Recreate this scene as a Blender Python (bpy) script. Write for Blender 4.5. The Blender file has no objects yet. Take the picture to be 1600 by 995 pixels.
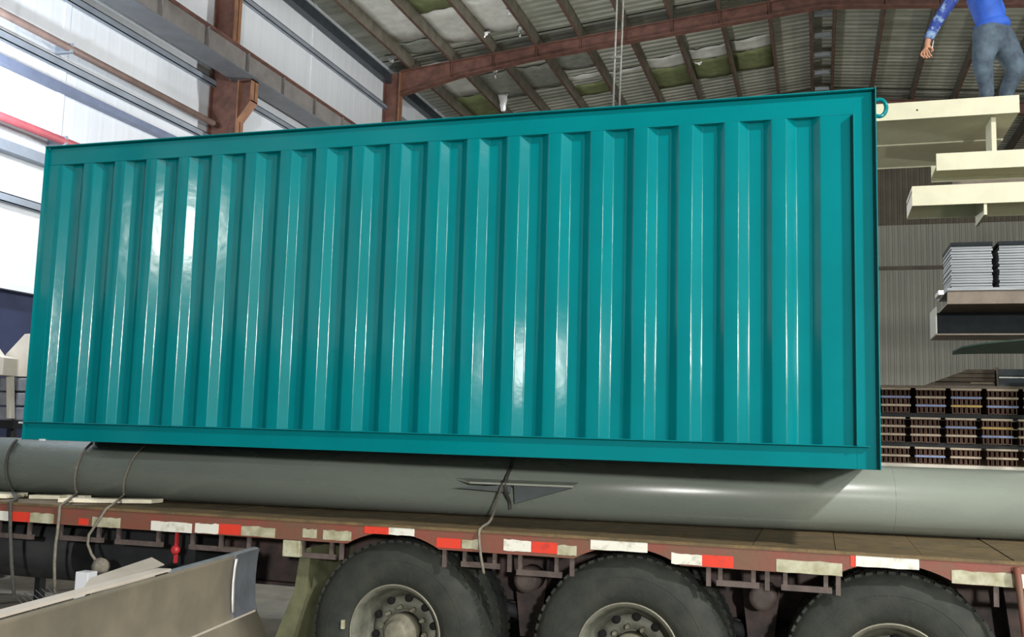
import bpy, bmesh, math, random
from mathutils import Vector, Matrix
random.seed(7)
S = bpy.context.scene
C = S.collection

# ---------------------------------------------------------------- camera
EYE = 1.73
FPX = 1549.8
YAW, PITCH, ROLL = 0.3011161, 0.11340916, 0.02807637
def cam_axes():
    cy, sy, cp, sp = math.cos(YAW), math.sin(YAW), math.cos(PITCH), math.sin(PITCH)
    fwd = Vector((-sy*cp, cy*cp, sp)); r = Vector((cy, sy, 0)); u = r.cross(fwd)
    c, s = math.cos(ROLL), math.sin(ROLL)
    return c*r + s*u, -s*r + c*u, fwd
AX_R, AX_U, AX_F = cam_axes()
cd = bpy.data.cameras.new('camera'); cam = bpy.data.objects.new('camera', cd); C.objects.link(cam)
cd.sensor_width = 36.0; cd.lens = FPX*36/1600; cd.clip_end = 200
cam.matrix_world = Matrix(((AX_R.x, AX_U.x, -AX_F.x, 0), (AX_R.y, AX_U.y, -AX_F.y, 0),
                           (AX_R.z, AX_U.z, -AX_F.z, EYE), (0, 0, 0, 1)))
S.camera = cam

# ---------------------------------------------------------------- world, exposure, lamps
S.view_settings.view_transform = 'Standard'; S.view_settings.look = 'None'
S.view_settings.gamma = 1.0; S.view_settings.use_curve_mapping = False
S.view_settings.exposure = -0.12
w = bpy.data.worlds.new('world'); S.world = w; w.use_nodes = True
w.node_tree.nodes['Background'].inputs[0].default_value = (0.62, 0.72, 0.85, 1)
w.node_tree.nodes['Background'].inputs[1].default_value = 0.25

LAMPS = [  # name, position, aim, power, half size, colour; aim None: a bare lamp that shines all round
    ('work', (6.6, 0.5, 7.9), (-1.5, 5.4, 2.4), 1080, 0.20, (1.0, 0.98, 0.94)),
    ('yard', (5.2, -11.0, 3.8), (-1.0, 6.0, 1.5), 1950, 0.25, (1.0, 0.98, 0.94)),
    ('wide', (5.7, -5.1, 5.5), (-3.8, 5.4, 3.0), 250, 0.42, (1.0, 0.98, 0.92)),
    ('stand', (5.0, 2.05, 2.62), (-1.6, 5.4, 2.2), 40, 0.28, (1.0, 0.98, 0.92)),
    ('wall', (-7.55, 7.05, 5.0), None, 400, 0.10, (0.82, 0.91, 1.0)),
    ('deep', (6.6, 18.0, 5.4), None, 330, 0.10, (1.0, 0.97, 0.90)),  # added unseen fill lamp, brightens the end wall and roof
    ('low', (4.3, 12.2, 1.9), None, 130, 0.08, (0.92, 1.0, 0.90)),  # added out of view to lift the undersides of the cream beams
    ('rear', (-3.6, 14.2, 4.3), None, 750, 0.10, (0.97, 0.98, 0.95)),  # fill lamp added behind the container for the left roof and wall
]

# ---------------------------------------------------------------- pixel -> point helpers
def ray(px, py):
    return AX_R*((px-800)/FPX) + AX_U*((497.5-py)/FPX) + AX_F
def atY(px, py, Y): d = ray(px, py); return d*(Y/d.y) + Vector((0, 0, EYE))
def atX(px, py, X): d = ray(px, py); return d*(X/d.x) + Vector((0, 0, EYE))
def atZ(px, py, Z): d = ray(px, py); return d*((Z-EYE)/d.z) + Vector((0, 0, EYE))

# ---------------------------------------------------------------- materials
MATS = {}
def mat(name, col, rough=0.6, metal=0.0, var=0.0, vscale=4.0, col2=None, bump=0.0, bscale=60.0, spec=0.5,
        emit=None, estr=0.0, stretch=(1, 1, 1), detail=4.0, rvar=0.0, ramp=(0.35, 0.65), coat=0.0):
    m = bpy.data.materials.new(name); m.use_nodes = True
    nt = m.node_tree; b = nt.nodes['Principled BSDF']
    b.inputs['Base Color'].default_value = (*col, 1); b.inputs['Roughness'].default_value = rough
    b.inputs['Metallic'].default_value = metal; b.inputs['Specular IOR Level'].default_value = spec
    b.inputs['Coat Weight'].default_value = coat; b.inputs['Coat Roughness'].default_value = 0.12
    if emit:
        b.inputs['Emission Color'].default_value = (*emit, 1); b.inputs['Emission Strength'].default_value = estr
    if col2 or var or bump or rvar:
        tc = nt.nodes.new('ShaderNodeTexCoord'); mp = nt.nodes.new('ShaderNodeMapping')
        mp.inputs['Scale'].default_value = stretch
        nt.links.new(tc.outputs['Object'], mp.inputs['Vector'])
    if col2 or var:
        n = nt.nodes.new('ShaderNodeTexNoise'); n.inputs['Scale'].default_value = vscale; n.inputs['Detail'].default_value = detail
        n.inputs['Roughness'].default_value = 0.6
        r = nt.nodes.new('ShaderNodeValToRGB')
        a = col; c2 = col2 or tuple(max(0, x*(1-var)) for x in col)
        r.color_ramp.elements[0].color = (*c2, 1); r.color_ramp.elements[1].color = (*a, 1)
        r.color_ramp.elements[0].position, r.color_ramp.elements[1].position = ramp
        nt.links.new(mp.outputs[0], n.inputs['Vector']); nt.links.new(n.outputs['Fac'], r.inputs[0])
        nt.links.new(r.outputs[0], b.inputs['Base Color'])
        if rvar:
            mr = nt.nodes.new('ShaderNodeMapRange')
            mr.inputs['To Min'].default_value = rough - rvar; mr.inputs['To Max'].default_value = rough + rvar
            nt.links.new(n.outputs['Fac'], mr.inputs['Value']); nt.links.new(mr.outputs[0], b.inputs['Roughness'])
    if bump:
        n2 = nt.nodes.new('ShaderNodeTexNoise'); n2.inputs['Scale'].default_value = bscale; n2.inputs['Detail'].default_value = 3
        bp = nt.nodes.new('ShaderNodeBump'); bp.inputs['Strength'].default_value = bump; bp.inputs['Distance'].default_value = 0.01
        nt.links.new(mp.outputs[0], n2.inputs['Vector']); nt.links.new(n2.outputs['Fac'], bp.inputs['Height'])
        nt.links.new(bp.outputs[0], b.inputs['Normal'])
    MATS[name] = m
    return m
mat('teal', (0.0, 0.190, 0.212), rough=0.13, var=0.10, vscale=2.2, bump=0.10, bscale=8.0, spec=0.40)
mat('teal_dark', (0.002, 0.12, 0.13), rough=0.35)
mat('pipe', (0.225, 0.255, 0.22), rough=0.27, var=0.08, vscale=3.0, bump=0.03, bscale=120, stretch=(0.6, 2, 2), rvar=0.06)
mat('fin', (0.42, 0.45, 0.38), rough=0.35, var=0.15, vscale=6)
mat('shade_plate', (0.13, 0.15, 0.155), rough=0.6, var=0.2, vscale=6)  # darker grey imitating the shadow under the fin plate
mat('wallwhite', (0.78, 0.82, 0.88), rough=0.55, var=0.06, vscale=1.2, stretch=(1, 3, 0.3))
mat('navy', (0.03, 0.04, 0.10), rough=0.8, var=0.3, vscale=3)
mat('girt', (0.30, 0.34, 0.40), rough=0.55, var=0.2, vscale=3)
mat('tray_blue', (0.20, 0.24, 0.36), rough=0.5, var=0.2, vscale=4)
mat('frame', (0.20, 0.095, 0.072), rough=0.6, var=0.45, vscale=5, bump=0.1, bscale=50)
mat('frame_edge', (0.36, 0.18, 0.105), rough=0.55, var=0.3, vscale=6)
mat('girder', (0.25, 0.235, 0.23), rough=0.55, var=0.25, vscale=4)
mat('girder_under', (0.17, 0.18, 0.20), rough=0.55, var=0.2, vscale=4)
mat('purlin', (0.20, 0.105, 0.08), rough=0.65, var=0.45, vscale=4)
mat('purlin_web', (0.22, 0.20, 0.16), rough=0.7, var=0.35, vscale=5)
mat('roofsheet', (0.42, 0.42, 0.36), rough=0.5, metal=0.1, col2=(0.25, 0.26, 0.21), vscale=1.6, stretch=(0.5, 1.6, 1), detail=6)
mat('insul_white', (0.82, 0.82, 0.76), rough=0.6, var=0.22, vscale=5, bump=0.3, bscale=25, detail=7)
mat('insul_green', (0.25, 0.29, 0.13), rough=0.7, var=0.3, vscale=6, bump=0.2, bscale=30)
mat('insul_grey', (0.33, 0.35, 0.30), rough=0.6, var=0.3, vscale=6, bump=0.2, bscale=30)
mat('foil', (0.92, 0.92, 0.92), rough=0.25, metal=0.3, bump=0.5, bscale=30)
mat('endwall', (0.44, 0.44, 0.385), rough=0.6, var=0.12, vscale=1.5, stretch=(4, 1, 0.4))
mat('endwall_dark', (0.19, 0.165, 0.125), rough=0.7, var=0.25, vscale=2)  # shade of the upper gable put into the colour
mat('cream', (0.66, 0.645, 0.47), rough=0.45, var=0.10, vscale=5)
mat('cream_pale', (0.76, 0.70, 0.60), rough=0.5, var=0.10, vscale=5)
mat('galv', (0.30, 0.325, 0.35), rough=0.55, metal=0.2, var=0.3, vscale=10, stretch=(0.4, 1, 8))
mat('darksteel', (0.022, 0.028, 0.032), rough=0.7, var=0.3, vscale=6, spec=0.15)
mat('bluesteel', (0.055, 0.07, 0.085), rough=0.4, var=0.3, vscale=6)
mat('greensheet', (0.020, 0.055, 0.042), rough=0.5, var=0.3, vscale=4)
mat('brownsteel', (0.20, 0.155, 0.115), rough=0.55, var=0.35, vscale=7)
mat('rust', (0.21, 0.115, 0.08), rough=0.7, var=0.45, vscale=9)
mat('lath', (0.60, 0.50, 0.38), rough=0.7, var=0.25, vscale=8)
mat('lath_blue', (0.28, 0.36, 0.62), rough=0.6, var=0.2, vscale=8)
mat('lath_yellow', (0.62, 0.42, 0.12), rough=0.6, var=0.2, vscale=8)
mat('trailer_red', (0.225, 0.066, 0.046), rough=0.6, col2=(0.16, 0.085, 0.052), vscale=5.5, bump=0.15, bscale=40, detail=7)
mat('deck', (0.185, 0.125, 0.055), rough=0.75, col2=(0.10, 0.075, 0.038), vscale=9, bump=0.3, bscale=60, detail=8)
mat('chassis', (0.085, 0.052, 0.045), rough=0.7, col2=(0.03, 0.025, 0.025), vscale=8)
mat('under_dark', (0.018, 0.020, 0.022), rough=0.7, var=0.3, vscale=8)
mat('bracket', (0.125, 0.095, 0.085), rough=0.65, var=0.4, vscale=14)
mat('tape_white', (0.78, 0.78, 0.70), rough=0.35, col2=(0.46, 0.44, 0.34), vscale=16, ramp=(0.30, 0.48), detail=7)
mat('tape_dirty', (0.52, 0.52, 0.38), rough=0.5, col2=(0.30, 0.28, 0.17), vscale=14, detail=7)
mat('tape_red', (0.72, 0.055, 0.030), rough=0.35, col2=(0.46, 0.05, 0.035), vscale=14, ramp=(0.25, 0.45), detail=7)
mat('rubber', (0.024, 0.028, 0.025), rough=0.75, col2=(0.043, 0.047, 0.038), vscale=7, bump=0.2, bscale=50, spec=0.35)
mat('rim', (0.20, 0.205, 0.165), rough=0.6, metal=0.2, col2=(0.10, 0.10, 0.08), vscale=11, detail=7)
mat('rim_edge', (0.30, 0.29, 0.23), rough=0.5, metal=0.3, var=0.3, vscale=14)
mat('hub', (0.24, 0.23, 0.17), rough=0.6, var=0.4, vscale=18)
mat('hole', (0.008, 0.008, 0.008), rough=0.9)
mat('mudguard', (0.15, 0.155, 0.085), rough=0.7, var=0.35, vscale=8)
mat('rope', (0.24, 0.22, 0.175), rough=0.85, var=0.3, vscale=40)
mat('rope_dark', (0.085, 0.085, 0.075), rough=0.85, var=0.3, vscale=40)
mat('cable', (0.26, 0.265, 0.24), rough=0.5, metal=0.4, var=0.3, vscale=40)
mat('timber', (0.88, 0.82, 0.64), rough=0.7, var=0.2, vscale=10, stretch=(0.3, 3, 3))
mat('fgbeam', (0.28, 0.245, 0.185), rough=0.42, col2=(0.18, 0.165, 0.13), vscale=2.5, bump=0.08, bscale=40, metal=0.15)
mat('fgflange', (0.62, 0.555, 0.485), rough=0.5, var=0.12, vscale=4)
mat('fgend', (0.19, 0.21, 0.24), rough=0.35, metal=0.3, var=0.3, vscale=6)
mat('concrete', (0.28, 0.255, 0.20), rough=0.85, col2=(0.18, 0.165, 0.13), vscale=2.5, bump=0.25, bscale=35, detail=8)
mat('red_box', (0.45, 0.03, 0.035), rough=0.4)
mat('white_box', (0.72, 0.74, 0.78), rough=0.5)
mat('skin', (0.52, 0.26, 0.16), rough=0.55, var=0.15, vscale=20)
mat('hair', (0.015, 0.012, 0.010), rough=0.6)
mat('shirt', (0.035, 0.13, 0.62), rough=0.75, var=0.25, vscale=7, bump=0.4, bscale=18)
mat('sleeve', (0.02, 0.05, 0.27), rough=0.75, col2=(0.22, 0.34, 0.55), vscale=14, ramp=(0.36, 0.46), bump=0.3, bscale=20, detail=3)
mat('jeans', (0.11, 0.16, 0.21), rough=0.85, col2=(0.045, 0.065, 0.095), vscale=7, bump=0.4, bscale=24)
mat('shoe', (0.03, 0.03, 0.035), rough=0.6)
mat('lamp_body', (0.05, 0.05, 0.055), rough=0.5)
mat('lamp_glass', (1, 1, 1), rough=0.3, emit=(1, 0.98, 0.95), estr=6)
mat('crane', (0.55, 0.30, 0.05), rough=0.5, var=0.2, vscale=4)

# ---------------------------------------------------------------- mesh collector
class MB:
    def __init__(s): s.v = []; s.f = []; s.m = []; s.sm = []
    def add(s, verts, faces, mi=0, smooth=False):
        o = len(s.v); s.v += [tuple(v) for v in verts]
        for f in faces: s.f.append([i+o for i in f]); s.m.append(mi); s.sm.append(smooth)
        return s
    def box(s, x0, x1, y0, y1, z0, z1, mi=0):
        v = [(x, y, z) for z in (z0, z1) for y in (y0, y1) for x in (x0, x1)]
        return s.add(v, [(0, 2, 3, 1), (4, 5, 7, 6), (0, 1, 5, 4), (2, 6, 7, 3), (0, 4, 6, 2), (1, 3, 7, 5)], mi)
    def obox(s, a, b, side, up, mi=0):           # beam from a to b, half vectors side / up
        a, b, side, up = Vector(a), Vector(b), Vector(side), Vector(up)
        v = [p + i*side + j*up for p in (a, b) for j in (-1, 1) for i in (-1, 1)]
        return s.add(v, [(0, 2, 3, 1), (4, 5, 7, 6), (0, 1, 5, 4), (2, 6, 7, 3), (0, 4, 6, 2), (1, 3, 7, 5)], mi)
    def prism(s, pts, d, mi=0, smooth=False):     # closed polygon of 3D points, extruded by vector d
        n = len(pts); d = Vector(d); pts = [Vector(p) for p in pts]
        s.add(pts + [p+d for p in pts], [[*range(n)][::-1], [*range(n, 2*n)]], mi)
        o = len(s.v) - 2*n
        for i in range(n):
            j = (i+1) % n; s.f.append([o+i, o+j, o+n+j, o+n+i]); s.m.append(mi); s.sm.append(smooth)
        return s
    def tube(s, path, r, n=10, mi=0, cap=True):
        path = [Vector(p) for p in path]; rings = []; prev = None
        rr = r if isinstance(r, (list, tuple)) else [r]*len(path)
        for i, p in enumerate(path):
            t = (path[min(i+1, len(path)-1)] - path[max(i-1, 0)]).normalized()
            a = prev if prev else (Vector((0, 0, 1)) if abs(t.z) < .9 else Vector((1, 0, 0)))
            u = (a - t*a.dot(t)).normalized(); prev = u; wv = t.cross(u)
            rings.append([p + (u*math.cos(k*2*math.pi/n) + wv*math.sin(k*2*math.pi/n))*rr[i] for k in range(n)])
        v = [q for ring in rings for q in ring]; f = []
        for i in range(len(path)-1):
            for k in range(n): f.append((i*n+k, i*n+(k+1) % n, (i+1)*n+(k+1) % n, (i+1)*n+k))
        s.add(v, f, mi, True)
        if cap:
            o = len(s.v) - len(v)
            s.f.append([o+k for k in range(n)][::-1]); s.m.append(mi); s.sm.append(False)
            s.f.append([o+len(v)-n+k for k in range(n)]); s.m.append(mi); s.sm.append(False)
        return s
    def lathe(s, prof, c, axis, n=40, mi=0, closed=False):     # prof: (along axis, radius)
        c = Vector(c); ax = Vector(axis).normalized(); a = Vector((0, 0, 1)) if abs(ax.z) < .9 else Vector((1, 0, 0))
        u = (a - ax*a.dot(ax)).normalized(); wv = ax.cross(u); v = []; f = []
        for h, r in prof:
            for k in range(n): t = k*2*math.pi/n; v.append(c + ax*h + (u*math.cos(t) + wv*math.sin(t))*r)
        L = len(prof)
        for i in range(L if closed else L-1):
            i2 = (i+1) % L
            for k in range(n): f.append((i*n+k, i2*n+k, i2*n+(k+1) % n, i*n+(k+1) % n))
        s.add(v, f, mi, True)
        if not closed:
            o = len(s.v)-len(v)
            s.f.append([o+k for k in range(n)]); s.m.append(mi); s.sm.append(False)
            s.f.append([o+(L-1)*n+k for k in range(n)][::-1]); s.m.append(mi); s.sm.append(False)
        return s
    def torus(s, c, axis, R, r, n=24, m=8, mi=0):
        prof = [(r*math.sin(k*2*math.pi/m), R + r*math.cos(k*2*math.pi/m)) for k in range(m)]
        return s.lathe(prof, c, axis, n, mi, closed=True)
    def build(s, name, mats, parent=None, fix=True, bevel=0):
        o0 = wloc(parent) if parent else Vector((0, 0, 0))
        me = bpy.data.meshes.new(name); me.from_pydata([tuple(Vector(v)-o0) for v in s.v], [], s.f)
        if isinstance(mats, str): mats = [mats]
        for m_ in mats: me.materials.append(MATS[m_])
        me.polygons.foreach_set('material_index', s.m); me.polygons.foreach_set('use_smooth', s.sm)
        if fix:
            bm = bmesh.new(); bm.from_mesh(me); bmesh.ops.recalc_face_normals(bm, faces=bm.faces); bm.to_mesh(me); bm.free()
        o = bpy.data.objects.new(name, me); C.objects.link(o)
        if parent: o.parent = parent
        if bevel:
            b = o.modifiers.new('bevel', 'BEVEL'); b.width = bevel; b.segments = 2; b.limit_method = 'ANGLE'
        return o
def wloc(o):
    p = Vector((0, 0, 0))
    while o: p += o.location; o = o.parent
    return p
def empty(name, loc, label=None, cat=None, group=None):
    o = bpy.data.objects.new(name, None); C.objects.link(o); o.location = loc; o.empty_display_size = 0.1
    tag(o, label, cat, group); return o
def tag(o, label=None, cat=None, group=None, kind=None):
    if label: o['label'] = label
    if cat: o['category'] = cat
    if group: o['group'] = group
    if kind: o['kind'] = kind
    return o
def share(src, parent, offset=(0, 0, 0)):          # a copy of a part, sharing its mesh
    c = src.copy(); C.objects.link(c); c.parent = parent; c.location = Vector(offset); return c

# ================================================================ HALL
XW = -8.7                     # inner face of the left cladding
XR = 9.0
Y0, Y1 = -16.0, 30.6
RX, RZ, SL = 0.13, 8.27 + EYE, 0.0977       # ridge line, height of the purlin seats, slope
def zseat(x): return RZ - SL*abs(x - RX)
PH = 0.27
def zsheet(x): return zseat(x) + PH + .005

floor = tag(MB().box(-9.5, 9.8, Y0, Y1+.3, -0.2, 0).build('floor', 'concrete'), 'worn beige concrete floor of the hall', kind='structure')

# left wall: three-metre dark band below, white ribbed sheets above
ZB = 3.22
wl = tag(MB().box(XW-0.25, XW-0.05, Y0, Y1, 0, ZB-0.02).build('wall_left', 'navy'), 'long left wall, dark below and white ribbed sheeting above', kind='structure')
def ribsheet_x(ya, yb, z0, z1, x):
    mb = MB(); pitch = 0.25; pts = []; y = ya
    while y < yb - 1e-6:
        for d, h in ((0, 0), (0.17, 0), (0.19, 0.0015), (0.23, 0.0015)):
            if y+d < yb: pts.append((y+d, h))
        y += pitch
    pts.append((yb, 0)); n = len(pts)
    v = [(x+h, yy, z0) for yy, h in pts] + [(x+h, yy, z1) for yy, h in pts]
    mb.add(v, [(i, i+1, n+i+1, n+i) for i in range(n-1)])
    mb.add([(x-0.03, ya, z0), (x-0.03, yb, z0), (x-0.03, yb, z1), (x-0.03, ya, z1)], [(0, 1, 2, 3)])
    return mb
seams = [Y0, -8.5, -2.55, 3.44, 9.43, 15.42, 21.42, Y1]
for a, b in zip(seams[:-1], seams[1:]):
    ribsheet_x(a+.02, b-.02, ZB, 9.35, XW).build('wall_sheet', 'wallwhite', wl, fix=False)
for s_ in seams[1:-1]:
    MB().box(XW-.02, XW+.014, s_-.05, s_+.05, ZB, 9.35).build('seam_strip', 'wallwhite', wl)
def girt(z, h, mats='girt', depth=0.11, x=XW, mi_lip=True):
    mb = MB().box(x+.010, x+depth, Y0, Y1, z-h/2, z-h/2+.012)
    mb.box(x+.010, x+depth, Y0, Y1, z+h/2-.012, z+h/2)
    mb.box(x+depth-.010, x+depth, Y0, Y1, z-h/2, z+h/2)
    return mb.build('girt', mats, wl)
for z in (8.42, 6.80, 5.95, 4.16):
    girt(z, 0.10, depth=.08)
MB().box(XW-.03, XW+.07, Y0, Y1, ZB-.07, ZB).build('sill_rail', 'wallwhite', wl)
MB().box(XW+.012, XW+.16, Y0, Y1, 8.93, 9.13).build('eave_beam', 'bluesteel', wl)

# service lines clipped along the white sheets
for z, x, r, m_, nm, lb in ((6.12, XW+.20, .045, 'service_brown', 'service_pipe', 'rust-brown service pipe running high along the white left wall'),
                            (4.98, XW+.22, .048, 'service_red', 'service_pipe', 'pinkish red pipe running along the left wall behind the container top')):
    if 'service_red' not in MATS: mat('service_brown', (0.27, 0.19, 0.165), rough=0.5, var=0.25, vscale=6); mat('service_red', (0.50, 0.12, 0.14), rough=0.5, var=0.2, vscale=6)
    e = empty(nm, (x, 0, z), lb, 'pipe', None)
    cuts = [Y0+.2, .35, 6.4, 12.45, 18.5, 24.55, Y1-.5]
    for a, b in zip(cuts[:-1], cuts[1:]): MB().tube([(x, a+.1, z), (x, b-.1, z)], r, 12).build('tube', m_, e)
    for y in range(-15, 30, 3):
        if 11.8 < y+.3 < 13.0 or 17.8 < y+.3 < 19.0: continue
        MB().box(XW+.005, x+r*.9, y+.28, y+.32, z-r-.015, z+r+.01).build('clip', 'girt', e)
MB().box(XW+.004, XW+.12, Y0+.2, Y1-.5, 5.62, 5.71).build('cable_tray', 'tray_blue', wl)
MB().box(XW+.004, XW+.14, Y0+.2, Y1-.5, 4.66, 4.78).build('cable_tray', 'girt', wl)

# roof
ceil = tag(empty('ceiling', (0, 0, 0)), 'low-pitched corrugated metal roof on rust-brown purlins', kind='structure')
def roofsheet(xa, xb, y0, y1):
    mb = MB(); pitch = 0.21; prof = []; y = y0
    while y < y1:
        prof += [(y, 0), (y+.105, 0), (y+.125, .032), (y+.19, .032)]; y += pitch
    n = len(prof)
    v = [(xa, yy, zsheet(xa)+h) for yy, h in prof] + [(xb, yy, zsheet(xb)+h) for yy, h in prof]
    mb.add(v, [(i, i+1, n+i+1, n+i) for i in range(n-1)])
    za, zb = zsheet(xa)+.07, zsheet(xb)+.07
    mb.add([(xa, y0, za), (xb, y0, zb), (xb, y1, zb), (xa, y1, za)], [(0, 1, 2, 3)])
    return mb.build('roof_sheet', 'roofsheet', ceil, fix=False)
BAY = [Y0, -5.7, .35, 6.4, 12.45, 18.5, 24.55, Y1]
for xa, xb in ((-9.0, RX), (RX, 9.3)):
    for a, b in zip(BAY[:-1], BAY[1:]): roofsheet(xa, xb, a, b)
PX = [-.84-.905*k for k in range(9)]
PXR = [1.22+.925*k for k in range(9)]
for x in PX + PXR + [RX-.20, RX+.20]:
    z = zseat(x); sg = -1 if x < RX else 1
    mb = MB().box(x-.006, x+.006, Y0+.1, Y1-.1, z, z+PH)
    mb.box(min(x, x+sg*.055), max(x, x+sg*.055), Y0+.1, Y1-.1, z, z+.008, 1)
    mb.box(min(x, x+sg*.055), max(x, x+sg*.055), Y0+.1, Y1-.1, z+PH-.008, z+PH)
    mb.box(min(x+sg*.049, x+sg*.055), max(x+sg*.049, x+sg*.055), Y0+.1, Y1-.1, z, z+.03, 1)
    mb.build('purlin', ['purlin_web', 'purlin'], ceil)
# ridge junk: bolted cleats along the ridge
for y in [14+1.1*k for k in range(10)]:
    MB().box(RX-.16, RX+.16, y-.05, y+.05, RZ-.02, RZ+.06).build('ridge_cleat', 'galv', ceil)
# sheets of insulation lining between purlins: (bay index from the ridge outward on the left, y0, y1, material)
allp = sorted(PX + [RX-.20])
def lining(xa, xb, ya, yb, m_, name):
    mb = MB(); n = 5; v = []
    for j in range(n+1):
        for i in range(n+1):
            x = xa+(xb-xa)*i/n; y = ya+(yb-ya)*j/n
            if j in (0, n): y += random.uniform(-.05, .05)
            v.append((x, y, zsheet(x)-.03+random.uniform(-.012, .012)-.02*math.sin(math.pi*i/n)))
    nv = len(v); v += [(a, b, c+.02) for a, b, c in v]
    f = []
    for j in range(n):
        for i in range(n):
            a = j*(n+1)+i; f += [(a, a+n+1, a+n+2, a+1), (nv+a, nv+a+1, nv+a+n+2, nv+a+n+1)]
    edge = [i for i in range(n)] + [(j+1)*(n+1)-1 for j in range(n)] + [n*(n+1)+n-i for i in range(n)] + [(n-j)*(n+1) for j in range(n)]
    for k in range(len(edge)): a, b = edge[k], edge[(k+1) % len(edge)]; f.append((a, b, nv+b, nv+a))
    mb.add(v, f, 0, True)
    return mb.build(name, m_, ceil)
def bayx(k):         # k-th gap left of the ridge, clear of purlin webs and lips
    xs = sorted(PX, reverse=True); a = xs[k]; b = xs[k+1]
    return b+.012, a-.062
for k, ya, yb, kind in (
    (0, 20.62, 21.22, 'w'), (0, 21.26, 22.45, 'g'), (1, 20.70, 21.30, 'w'), (1, 21.32, 22.5, 'g'), (2, 20.80, 21.42, 'w'), (2, 21.45, 22.7, 'g'),
    (3, 21.15, 21.28, 'w'), (4, 21.0, 21.22, 'w'), (4, 21.6, 22.3, 'g'), (4, 19.4, 20.6, 'y'),
    (5, 15.2, 16.4, 'w'), (5, 16.45, 18.05, 'w'), (5, 13.6, 15.15, 'g'), (5, 20.0, 21.4, 'y'),
    (6, 14.2, 16.6, 'g'), (6, 16.65, 18.15, 'w'), (6, 19.35, 19.9, 'w'), (6, 20.0, 21.6, 'y'), (6, 12.6, 14.1, 'w'),
    (7, 13.0, 15.2, 'y'), (7, 15.25, 17.6, 'w'), (7, 17.7, 18.3, 'y'), (7, 18.9, 21.0, 'w'), (7, 21.1, 23.0, 'g'),
    (3, 13.0, 16.9, 'y'), (4, 14.0, 15.8, 'y')):
    xa, xb = bayx(k)
    lining(xa, xb, ya, yb, {'w': 'insul_white', 'g': 'insul_green', 'y': 'insul_grey'}[kind], {'w': 'white_lining', 'g': 'green_lining', 'y': 'grey_lining'}[kind])
# torn foil hanging from the lining
def foil(px, py, dz, wd):
    d = ray(px, py); x, y = 0, 0
    t = (8.27+.20 - SL*RX)/(d.z - SL*d.x); P = d*t + Vector((0, 0, EYE))
    mb = MB(); n = 6; v = []
    for i in range(n+1):
        s_ = i/n
        for j in range(3):
            v.append((P.x + (j-1)*wd*(1-.7*s_) + random.uniform(-.03, .03), P.y + random.uniform(-.05, .05), P.z - dz*s_))
    f = [(i*3+j, i*3+j+1, i*3+j+4, i*3+j+3) for i in range(n) for j in range(2)]
    mb.add(v, f, 0, True)
    o = mb.build('torn_foil', 'foil', ceil, fix=False)
    sm = o.modifiers.new('thick', 'SOLIDIFY'); sm.thickness = .006
for a in ((787, 146, .42, .12), (775, 97, .36, .05), (753, 50, .14, .16), (813, 40, .22, .05), (688, 70, .12, .09), (796, 14, .12, .06), (708, 113, .16, .08), (735, 112, .14, .10), (613, 88, .12, .1), (1092, 97, .06, .10)):
    foil(*a)

# end wall
we = tag(MB().box(-9, 9.3, Y1+.05, Y1+.2, 0, 10.7).build('wall_back', 'endwall_dark'), 'far gable wall of ribbed pale sheeting, upper part coloured darker for shade', kind='structure')
def ribsheet_y(xa, xb, z0, z1, y, m_):
    mb = MB(); pitch = 0.155; pts = []; x = xa
    while x < xb - 1e-6:
        for d, h in ((0, 0), (.085, 0), (.10, .03), (.14, .03)):
            if x+d < xb: pts.append((x+d, h))
        x += pitch
    pts.append((xb, 0)); n = len(pts)
    v = [(xx, y-h, z0) for xx, h in pts] + [(xx, y-h, z1) for xx, h in pts]
    mb.add(v, [(i, i+1, n+i+1, n+i) for i in range(n-1)])
    return mb.build('wall_sheet', m_, we, fix=False)
for k in range(6):
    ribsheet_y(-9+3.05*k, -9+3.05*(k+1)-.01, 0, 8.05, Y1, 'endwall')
    ribsheet_y(-9+3.05*k, -9+3.05*(k+1)-.01, 8.05, 9.9, Y1+.02, 'endwall_dark')  # upper sheets darker: shade on the gable painted in
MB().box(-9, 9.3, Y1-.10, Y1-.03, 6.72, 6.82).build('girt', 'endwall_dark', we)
wr = tag(MB().box(XR, XR+.2, Y0, Y1, 0, 9.3).build('wall_right', 'endwall'), 'plain right wall of the hall', kind='structure')

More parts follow.
